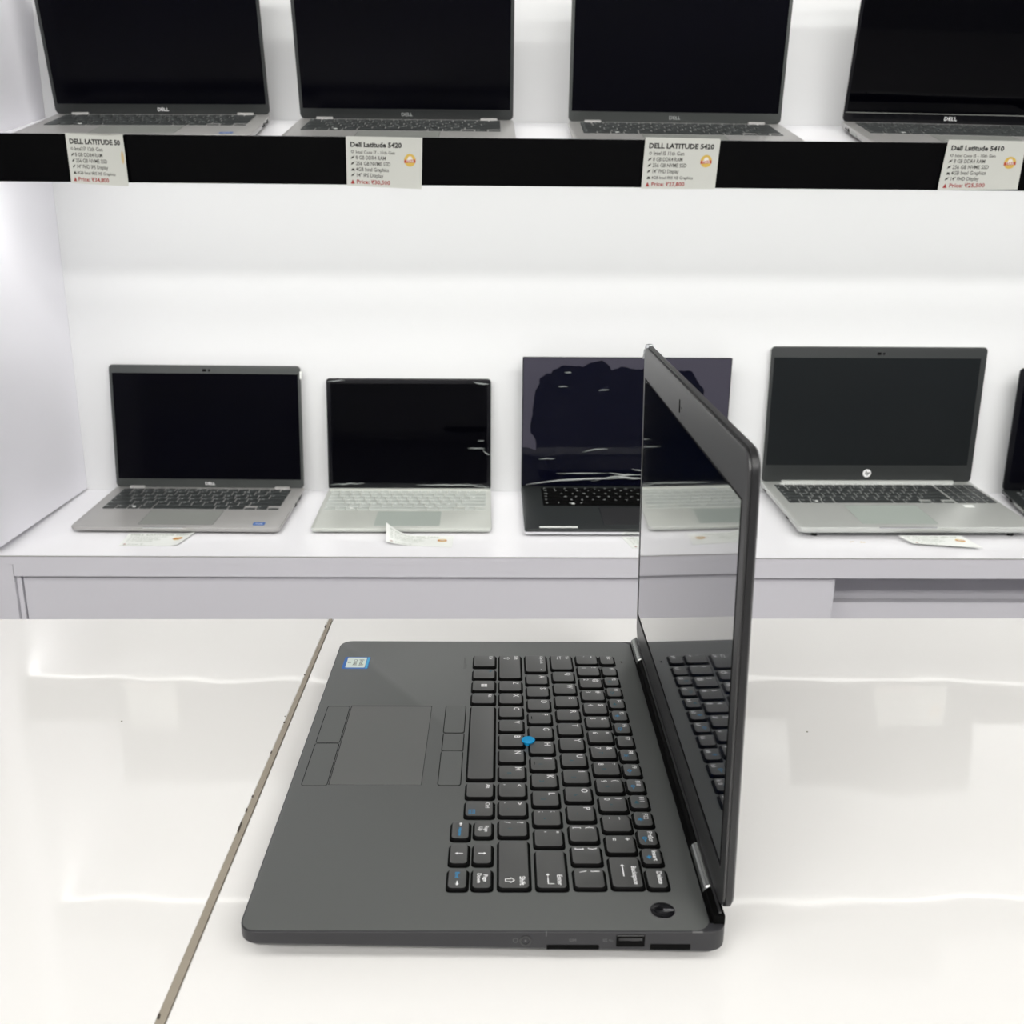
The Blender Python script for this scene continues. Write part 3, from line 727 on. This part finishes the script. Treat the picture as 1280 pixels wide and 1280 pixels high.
    if lg == 'DELL':
        b = MB(); text_into(b, 'DELL', p.get('lsz', 6.6), lambda x, y: (W / 2 + x * 1.15, -.15, bb * .5 - 2.4 + y), .012, 'CENTER'); b.build('logo', M[p.get('lgm', 'legend')], lid)
    elif lg == 'hp':
        cx_, cz_ = W / 2, bb * .52
        b = MB(); b.cyl((cx_, 0, cz_), 0, 0, 0, ax='y', n=32, prof=[(0, 7.2), (-.3, 7.0)]); q = b.build('logo', M['legend'], lid)
        b = MB(); text_into(b, 'hp', 8.4, lambda x, y: (cx_ + x, -.4, cz_ - 1.9 + y), .03, 'CENTER', shear=.3); b.build('logo_text', M['greybez'], q)
    wc = p.get('cam')
    if wc:
        b = MB(); b.rl(W / 2 - 4.2, W / 2 + 3.0, Hn - bt * .62 - 2.2, Hn - bt * .62 + 2.2, 1.5, [(-.12, 0), (0, 0)], n=3, ax='y'); b.build('webcam_shutter', M['well'], lid)
        b = MB(); b.cyl((W / 2 + 7.5, 0, Hn - bt * .62), 0, 0, 0, ax='y', n=14, prof=[(-.12, 2.0), (0, 2.0)]); b.build('webcam', M['glossblk'], lid)
    if p.get('corner'):
        MB().rl(W - 1.6, W + 1.2, Hn - 22, Hn - 9, .5, [(-.5, 0), (3.5, 0)], n=2, ax='y').build('edge_sticker', M['whitekeymark'], lid)
    if p.get('film'):
        # a loose film: flat in the middle, creased along its edges
        nx, nz = 44, 32; vs = []; rr = random.Random(5); ph = [rr.uniform(0, 6.28) for _ in range(8)]
        for j in range(nz + 1):
            for i in range(nx + 1):
                fx, fz = i / nx, j / nz
                x = 1 + fx * (W - 2); z = 2 + fz * (Hn - 4)
                ed = max(0, 1 - min(fx, 1 - fx) / .10) ** 2 * .8 + max(0, 1 - min(fz, 1 - fz) / .10) ** 2
                if p['film'] == 2: ed += max(0, 1 - abs(fz - .12) / .18) * 1.0
                y = -1.0 - ed * 1.7 * (1 + math.sin(fx * 23 + ph[0] + 4 * fz) * .5 + math.sin(fz * 31 + ph[1] + fx * 7) * .6)
                vs.append((x, min(y, -.5), z))
        fs_ = [(j * (nx + 1) + i, j * (nx + 1) + i + 1, (j + 1) * (nx + 1) + i + 1, (j + 1) * (nx + 1) + i) for j in range(nz) for i in range(nx)]
        b = MB(); b.add(vs, fs_); me = b.mesh('protective_film', M['film'])
        for pl in me.polygons: pl.use_smooth = True
        FO = M['foldlight']; rr2 = random.Random(11 + p['film'])  # raised folds, coloured pale so the creases read as bright streaks
        for (x0_, z0_, x1_, z1_, r_) in p['folds']:
            loops = []; n_ = 9
            for i in range(n_ + 1):
                t = i / n_; x = x0_ + (x1_ - x0_) * t; z = z0_ + (z1_ - z0_) * t + math.sin(t * 3.14) * (z1_ - z0_) * .35 + rr2.uniform(-.6, .6)
                rr_ = r_ * (.15 + math.sin(math.pi * t)); loops.append([(x, -2.2 + rr_ * math.cos(a_) * .8, z + rr_ * math.sin(a_)) for a_ in [2 * math.pi * k_ / 6 for k_ in range(6)]])
            b = MB(); b.loft(loops); b.build('film_fold', FO, lid, smooth=True)
        q = link('protective_film', me, lid); q['label'] = 'creased clear protective film over the screen'
    return root

M['foldlight'] = mat('crease_glint', (0.30, 0.32, 0.31), 0.25, spec=0.8)  # pale opaque colour stands in for highlights along the clear film's creases
M['greyprint'] = mat('grey_key_print', (0.42, 0.44, 0.43), 0.5)
TL_ = 0.040
DELLK = dict(W=321, D=200, H=208, th=10.2, tilt=TL_, case='silver', key='darkkey', print='greyprint', kb=(18, 190, 19.0, 18.4), pad=(100, 215, 14, 80), padm='padsilver', joint='greybez',
             bez='greybez', bzw=(5, 5, 15, 14), screen='screen', logo='DELL', hinges=[(24, 50, 'silver'), (271, 297, 'silver')], cam=True, notch=(112, 178))
# lower row
shelf_laptop(dict(DELLK, pos=(-530.0, 771.4, -135.2), yaw=-.9, lid=7.5, corner=True, stickers=[('blue_sticker', 'stkblue', 276, 294, 14, 27, 'intel', 'legend')],
                  ports=[('r', 120, 132, 'p'), ('r', 140, 146, 's'), ('r', 152, 166, 'p'), ('r', 172, 178, 's')]),
             'silver laptop with dark keys nearest the side panel, lower shelf')
shelf_laptop(dict(W=278, D=193, H=190, th=9.0, tilt=TL_, pos=(-162.8, 771.0, -136.6), yaw=.45, lid=9.5, case='platinum', key='platkey', print='whitekeymark', kb=(7, 184, 17.6, 17.4), pad=(96, 197, 12, 80),
                  padm='padplat', joint='padplat', bez='blackbez', bzw=(7, 7, 12, 9), screen='gscreen', hinges=[(2, 276, 'platinum')], film=1, folds=[(2, 183, 32, 186, .7), (248, 184, 274, 181, .9), (4, 9, 62, 11, .9), (150, 9, 262, 9, 1.0), (262, 10, 277, 3, .9), (232, 12, 276, 6, .6), (238, 72, 268, 72, .7), (262, 73, 277, 62, .8), (255, 84, 266, 85, .6), (2, 118, 4, 20, .5), (275, 60, 276, 15, .6)], lrc=6, rc=7),
             'pale platinum laptop with light keys and film-wrapped screen, lower shelf')
shelf_laptop(dict(W=350, D=215, H=225, th=11.6, tilt=TL_, pos=(166.3, 764, -134.2), yaw=.16, lid=0.3, case='blackcase', key='well', print='greyprint', kb=(36, 205, 18.5, 16.4), pad=(124, 232, 20, 104), padm='bezel',
                  joint='blackbez', kbwell='well', bez='blackbez', bzw=(1.5, 1.5, 2, 1.5), screen='airpocket', film=2, folds=[(8, 4, 190, 16, 1.5), (30, 50, 58, 51, .7), (104, 62, 148, 68, .7), (150, 26, 200, 22, 1.1), (160, 20, 214, 16, 1.6), (60, 24, 150, 25, .8), (120, 10, 220, 22, .9), (2, 60, 3, 10, .8), (190, 32, 220, 30, .9), (70, 200, 82, 200, .6), (128, 170, 146, 171, .6), (60, 176, 76, 176, .6)], band='bright', rc=4, lrc=2,
                  stickers=[('white_label', 'cardw', 23, 82, 6, 13, None, None)]),
             'black laptop with peeling screen film and white palm-rest label, behind the raised lid')
shelf_laptop(dict(W=369, D=233, H=235, th=19.0, tilt=TL_, pos=(586.3, 755.4, -127.2), yaw=.48, lid=3.0, case='hpsilver', key='darkkey', print='greyprint', kb=(18, 214, 18.4, 17.2), numpad=True, pad=(104, 222, 16, 106),
                  padm='padplat', joint='padsilver', bez='darkbez', bzw=(6, 10, 30, 19), screen='matscreen', logo='hp', hinges=[(34, 338, 'hpsilver')], cam=True, notch=(124, 214), rc=8,
                  grille=(30, 330, 218, 224), ports=[('l', 60, 72, 's'), ('l', 200, 214, 's')], stickers=[('pale_sticker', 'cardw', 300, 316, 96, 108, None, None)]),
             'wide silver laptop with number pad and round white badge, lower shelf')
shelf_laptop(dict(DELLK, case='blackcase', W=330, pos=(975.8, 770.0, -134.0), yaw=-7.0, lid=3, H=212, th=9.6, bez='blackbez', bzw=(9, 9, 14, 14), padm='bezel', hinges=[(30, 70, 'blackcase'), (260, 300, 'blackcase')],
                  key='darkkey', ports=[('l', 170, 176, 's'), ('l', 150, 162, 'p'), ('l', 95, 140, 'v')], notch=None, logo=None),
             'black laptop cut off by the right edge of the lower row')
# upper row
UP = dict(DELLK, tilt=.2, th=12.6, H=208)
shelf_laptop(dict(UP, pos=(-536.8, 746.6, 427.2), yaw=3.21, lid=-1.5, bez='darkbez', stickers=[('blue_sticker', 'stkblue', 276, 294, 12, 24, 'intel', 'legend')], ports=[('r', 110, 116, 's'), ('r', 122, 134, 'p'), ('r', 142, 148, 's'), ('r', 156, 170, 'p')]),
             'silver laptop at the left end of the upper row, above the curled price card')
shelf_laptop(dict(UP, pos=(-173.9, 727.5, 425.3), yaw=.39, lid=-2.4, bez='darkbez', lgm='greyprint', stickers=[('blue_sticker', 'stkblue', 276, 294, 10, 22, None, None)]),
             'silver laptop second from the left end of the upper row, facing straight out')
shelf_laptop(dict(UP, pos=(224.1, 724.5, 426.9), yaw=-1.27, lid=6.0, lgm='greyprint'),
             'silver laptop in the upper row above the raised black lid')
shelf_laptop(dict(UP, W=323, pos=(634.6, 747, 432.4), yaw=-4.88, lid=-1.1, th=13.5, bez='blackbez', lsz=7.5, screen='gscreen', chinline=True, hinges=[], ports=[('l', 168, 171, 's'), ('l', 160, 163, 's'), ('l', 146, 154, 'p'), ('l', 96, 130, 'v')]),
             'silver laptop with black screen surround at the right end of the upper row')

# the third row stands above the frame; the counter and the black deck mirror it
for i_, (x_, yw_) in enumerate(((-500, 2.0), (-120, 0.5), (260, -1.0), (640, -4.0))):
    shelf_laptop(dict(UP, pos=(x_, 735, 840), yaw=yw_, lid=2.0, base_z=UZ0 + 404, logo=None),
                 'silver laptop on the topmost shelf, outside the picture, %s' % ('at its left end', 'second from its left end', 'third from its left end', 'at its right end')[i_])

# ------------------------------------------------------------------ price cards
def card_face(fn, w_, h_, title, lines, price, parent, pale=False, squash=None, ti='ink'):
    """prints on a card; fn maps card millimetres (x right, y up from the bottom-left) to the parent's space"""
    L = MB(); T = MB(); R_ = MB(); f2 = fn
    def at(mb, s, size, x, y, bold=0, tw=None):
        vs, _ = glyphs(s, size, bold); wd = max(v[0] for v in vs); k = tw / wd
        text_into(mb, s, size, lambda a_, b_: f2(x + a_ * k, y + b_), bold)
    sw = 1.18 if squash else 1.0
    at(T, title, h_ * .135, w_ * .055, h_ * .80, .04, w_ * min(.88, len(title) * (.0485 if title[:4].isupper() else .0375)) * sw if not squash else w_ * .88)
    y = h_ * .665
    for i, ln in enumerate(lines):
        small = len(ln) > 22
        at(L, ln, h_ * (.085 if small else .108), w_ * .125, y, .012, w_ * len(ln) * (.0215 if small else (.0305 if ('RAM' in ln or 'SSD' in ln) else .0242)) * sw)
        if i == 0: disc(L, w_ * .085, y + h_ * .035, h_ * .03, f2, h_ * .018, 12)
        elif 'Graphics' in ln: poly(L, [(w_ * .06, y), (w_ * .075, y + h_ * .05), (w_ * .10, y + h_ * .05), (w_ * .115, y)], f2)
        else: poly(L, [(w_ * .06, y), (w_ * .07, y + h_ * .045), (w_ * .11, y + h_ * .075), (w_ * .095, y + h_ * .025)], f2)
        y -= h_ * .118
    at(R_, price, h_ * .115, w_ * .13, h_ * .055, .02, w_ * len(price) * .032 * sw)
    poly(R_, [(w_ * .055, h_ * .045), (w_ * .105, h_ * .045), (w_ * .095, h_ * .09), (w_ * .08, h_ * .135), (w_ * .065, h_ * .09)], f2)
    T.build('title_print', M['inkpale' if pale else 'ink'], parent); L.build('detail_print', M['inkpale' if pale else 'inksoft'], parent); R_.build('price_print', M['inkpale' if pale else 'red'], parent)
    if pale: 
        b = MB(); disc(b, w_ * .08, h_ * .10, h_ * .04, f2, n=8); b.build('price_mark', M['red'], parent)
    cx_, cy_, r_ = w_ * (.84 if not squash else .95), h_ * .56, h_ * .125
    kx = squash or 1.0
    g = MB(); gf = lambda x, y: f2(cx_ + (x - cx_) * kx, y)
    disc(g, cx_, cy_, r_, gf, n=28); q = g.build('gold_seal', M['sealpale' if squash else 'gold'], parent)
    if not squash:
        lift = lambda x, y: tuple(a_ + b_ for a_, b_ in zip(f2(x, y), LIFT))
        g = MB(); poly(g, [(cx_ - r_, cy_ - r_ * .45), (cx_ + r_, cy_ - r_ * .35), (cx_ + r_ * .95, cy_ + r_ * .15), (cx_ - r_ * .95, cy_ + r_ * .05)], lift); g.build('seal_ribbon', M['sealred'], q)
        g = MB(); poly(g, [(cx_ - r_ * .5, cy_ + r_ * .02), (cx_ + r_ * .5, cy_ + r_ * .1), (cx_ + r_ * .25, cy_ + r_ * .6), (cx_ - r_ * .25, cy_ + r_ * .6)], lift)
        text_into(g, 'YEAR', r_ * .55, lambda x, y: lift2(cx_ + x, cy_ - r_ * .33 + y, f2), .02, 'CENTER', maxw=r_ * 1.5); g.build('seal_print', M['sealwhite'], q)
LIFT = (0, -.12, 0)
def lift2(x, y, f): return tuple(a_ + 1.8 * b_ for a_, b_ in zip(f(x, y), LIFT))

def hanging_card(c, title, lines, price, label, curl=0.0, squash=None):
    """c: top-left, top-right, bottom-right, bottom-left as (X, Z) on the shelf front"""
    (ax, az), (bx, bz_), (cx_, cz), (dx, dz) = c
    e = empty('price_card', (ax, 698.6, az)); tag(e, label, 'price tag', 'price cards on the upper shelf front')
    w_ = 108.0; h_ = 66.0
    def P(x, y, off=0):
        s, t = x / w_, 1 - y / h_
        X_ = (1 - t) * ((1 - s) * ax + s * bx) + t * ((1 - s) * dx + s * cx_); Z_ = (1 - t) * ((1 - s) * az + s * bz_) + t * ((1 - s) * dz + s * cz)
        yy = -1.0 - 2.5 * t * t - curl * max(0, s - .55) ** 2 * 40
        return (X_ - ax, yy - off, Z_ - az)
    n_ = 12; vs = []
    for off in (0, .35):
        for j in range(n_ + 1):
            for i in range(n_ + 1): vs.append(P(w_ * i / n_, h_ * j / n_, off))
    N = n_ + 1; q = N * N
    fs_ = [(j * N + i, j * N + i + 1, (j + 1) * N + i + 1, (j + 1) * N + i) for j in range(n_) for i in range(n_)]
    fs_ += [tuple(k + q for k in reversed(f)) for f in fs_]
    rim = [i for i in range(N)] + [j * N + n_ for j in range(1, N)] + [n_ * N + i for i in range(n_ - 1, -1, -1)] + [j * N for j in range(n_ - 1, 0, -1)]
    fs_ += [(rim[k], rim[(k + 1) % len(rim)], rim[(k + 1) % len(rim)] + q, rim[k] + q) for k in range(len(rim))]
    b = MB(); b.add(vs, fs_); b.build('paper', M['card'], e)
    fold = MB(); fold.loft([[P(0, h_, .35), P(w_, h_, .35), tuple(a_ + b_ for a_, b_ in zip(P(w_, h_), (0, 12, .0))), tuple(a_ + b_ for a_, b_ in zip(P(0, h_), (0, 12, 0)))],
                            [tuple(a_ + b_ for a_, b_ in zip(p_, (0, 0, .5))) for p_ in [P(0, h_, .35), P(w_, h_, .35), tuple(a_ + b_ for a_, b_ in zip(P(w_, h_), (0, 12, 0))), tuple(a_ + b_ for a_, b_ in zip(P(0, h_), (0, 12, 0)))]]])
    fold.build('folded_top', M['card'], e)
    card_face(lambda x, y: P(x, y, .55), w_, h_, title, lines, price, e, squash=squash)
hanging_card([(-442.5, 427), (-367, 425.6), (-364.4, 361.5), (-440.2, 364.9)], 'DELL LATITUDE 50', ['Intel I7 12th Gen', '8 GB DDR4 RAM', '256 GB NVME SSD', '14" FHD IPS Display', '4GB Intel IRIS XE Graphics'], 'Price: \u20b934,800',
             'narrow curled price card reading 34,800 on the black shelf front', curl=.35, squash=.32)
hanging_card([(-77.5, 426.4), (22.9, 425.6), (20.9, 361.4), (-77.7, 365.1)], 'Dell Latitude 5420', ['Intel Core I7 - 11th Gen', '8 GB DDR4 RAM', '256 GB NVME SSD', '4GB Intel Graphics', '14" IPS Display'], 'Price: \u20b930,500',
             'second price card from the left on the black shelf front, reading 30,500')
hanging_card([(316.3, 428.9), (415.7, 427.9), (411.5, 365), (313, 364.6)], 'DELL LATITUDE 5420', ['Intel I5 11th Gen', '8 GB DDR4 RAM', '256 GB NVME SSD', '14" FHD Display', '4GB Intel IRIS XE Graphics'], 'Price: \u20b927,800',
             'price card reading 27,800 on the black shelf front, above the raised black lid')
hanging_card([(718.3, 429.8), (823.1, 428.8), (818, 368.1), (710.5, 366.2)], 'Dell Latitude 5410', ['Intel Core I5 - 10th Gen', '8 GB DDR4 RAM', '256 GB NVME SSD', '4GB Intel Graphics', '14" FHD Display'], 'Price: \u20b925,500',
             'price card reading 25,500 at the right end of the black shelf front')

def lying_card(c, title, label, lift=None):
    """c: four (X, Y) corners bottom-left, top-left, top-right, bottom-right on the lower shelf; lift(s, t) = height"""
    (ax, ay), (bx, by), (cx_, cy_), (dx, dy) = c
    e = empty('price_card', (ax, ay, zlow(ay))); tag(e, label, 'price tag', 'price cards lying on the lower shelf')
    w_, h_ = 104.0, 60.0
    def P(x, y, off=0):
        s, t = x / w_, y / h_
        X_ = (1 - t) * ((1 - s) * ax + s * dx) + t * ((1 - s) * bx + s * cx_); Y_ = (1 - t) * ((1 - s) * ay + s * dy) + t * ((1 - s) * by + s * cy_)
        z = zlow(Y_) - zlow(ay) + .5 + (lift(s, t) if lift else 0)
        return (X_ - ax, Y_ - ay, z + off)
    n_ = 12; vs = []
    for off in (0, .4):
        for j in range(n_ + 1):
            for i in range(n_ + 1): vs.append(P(w_ * i / n_, h_ * j / n_, off))
    N = n_ + 1; q = N * N
    fs_ = [(j * N + i, j * N + i + 1, (j + 1) * N + i + 1, (j + 1) * N + i) for j in range(n_) for i in range(n_)]
    fs_ += [tuple(k + q for k in reversed(f)) for f in fs_]
    rim = [i for i in range(N)] + [j * N + n_ for j in range(1, N)] + [n_ * N + i for i in range(n_ - 1, -1, -1)] + [j * N for j in range(n_ - 1, 0, -1)]
    fs_ += [(rim[k], rim[(k + 1) % len(rim)], rim[(k + 1) % len(rim)] + q, rim[k] + q) for k in range(len(rim))]
    b = MB(); b.add(vs, fs_); b.build('paper', M['cardw'], e)
    card_face(lambda x, y: P(x, y, .65), w_, h_, title, ['Intel Core I5 - 11th Gen', '8 GB DDR4 RAM', '256 GB NVME SSD', '14" FHD Display'], 'Price: \u20b9', e, pale=True)
LIFT = (0, 0, .12)
lying_card([(-437, 716), (-440, 771), (-339, 772), (-350, 716)], 'DELL LATITUDE 5420', 'flat price card in front of the silver laptop nearest the side panel', lambda s, t: max(0, s - .8) ** 2 * 60)
lying_card([(-42, 724), (-46, 766), (57, 763.2), (56.5, 714)], 'SURFACE GO 1943', 'price card with its left end curled up, before the platinum laptop', lambda s, t: 21 * max(0, .42 - s) ** 2 / .42 ** 2 * (.25 + .75 * t))
lying_card([(324.8, 713), (314.9, 762), (412, 762), (418, 712)], 'DELL', 'price card lying half hidden behind the raised laptop lid')
lying_card([(752, 727), (739, 752), (836, 752), (850, 707)], 'HP PROBOOK 450 G7', 'price card tipped up in front of the wide silver laptop', lambda s, t: 4 + 3 * t)
st_ = MB(); rr = random.Random(9)  # a few tiny flat discs of yellowish colour on the lower shelf
for x, y, r_ in ((664, 745, 1.5), (668, 747, .9), (680, 744, 2.2), (684, 743, 1.4)):
    st_.cyl((x - 672, y - 745, zlow(y) - zlow(745)), r_, 0, .25, n=8)
tag(st_.build('yellowish_spots', M['sealpale'], None, loc=(672, 745, zlow(745))), 'tiny yellowish spots on the white lower shelf', 'spots', None, 'stuff')
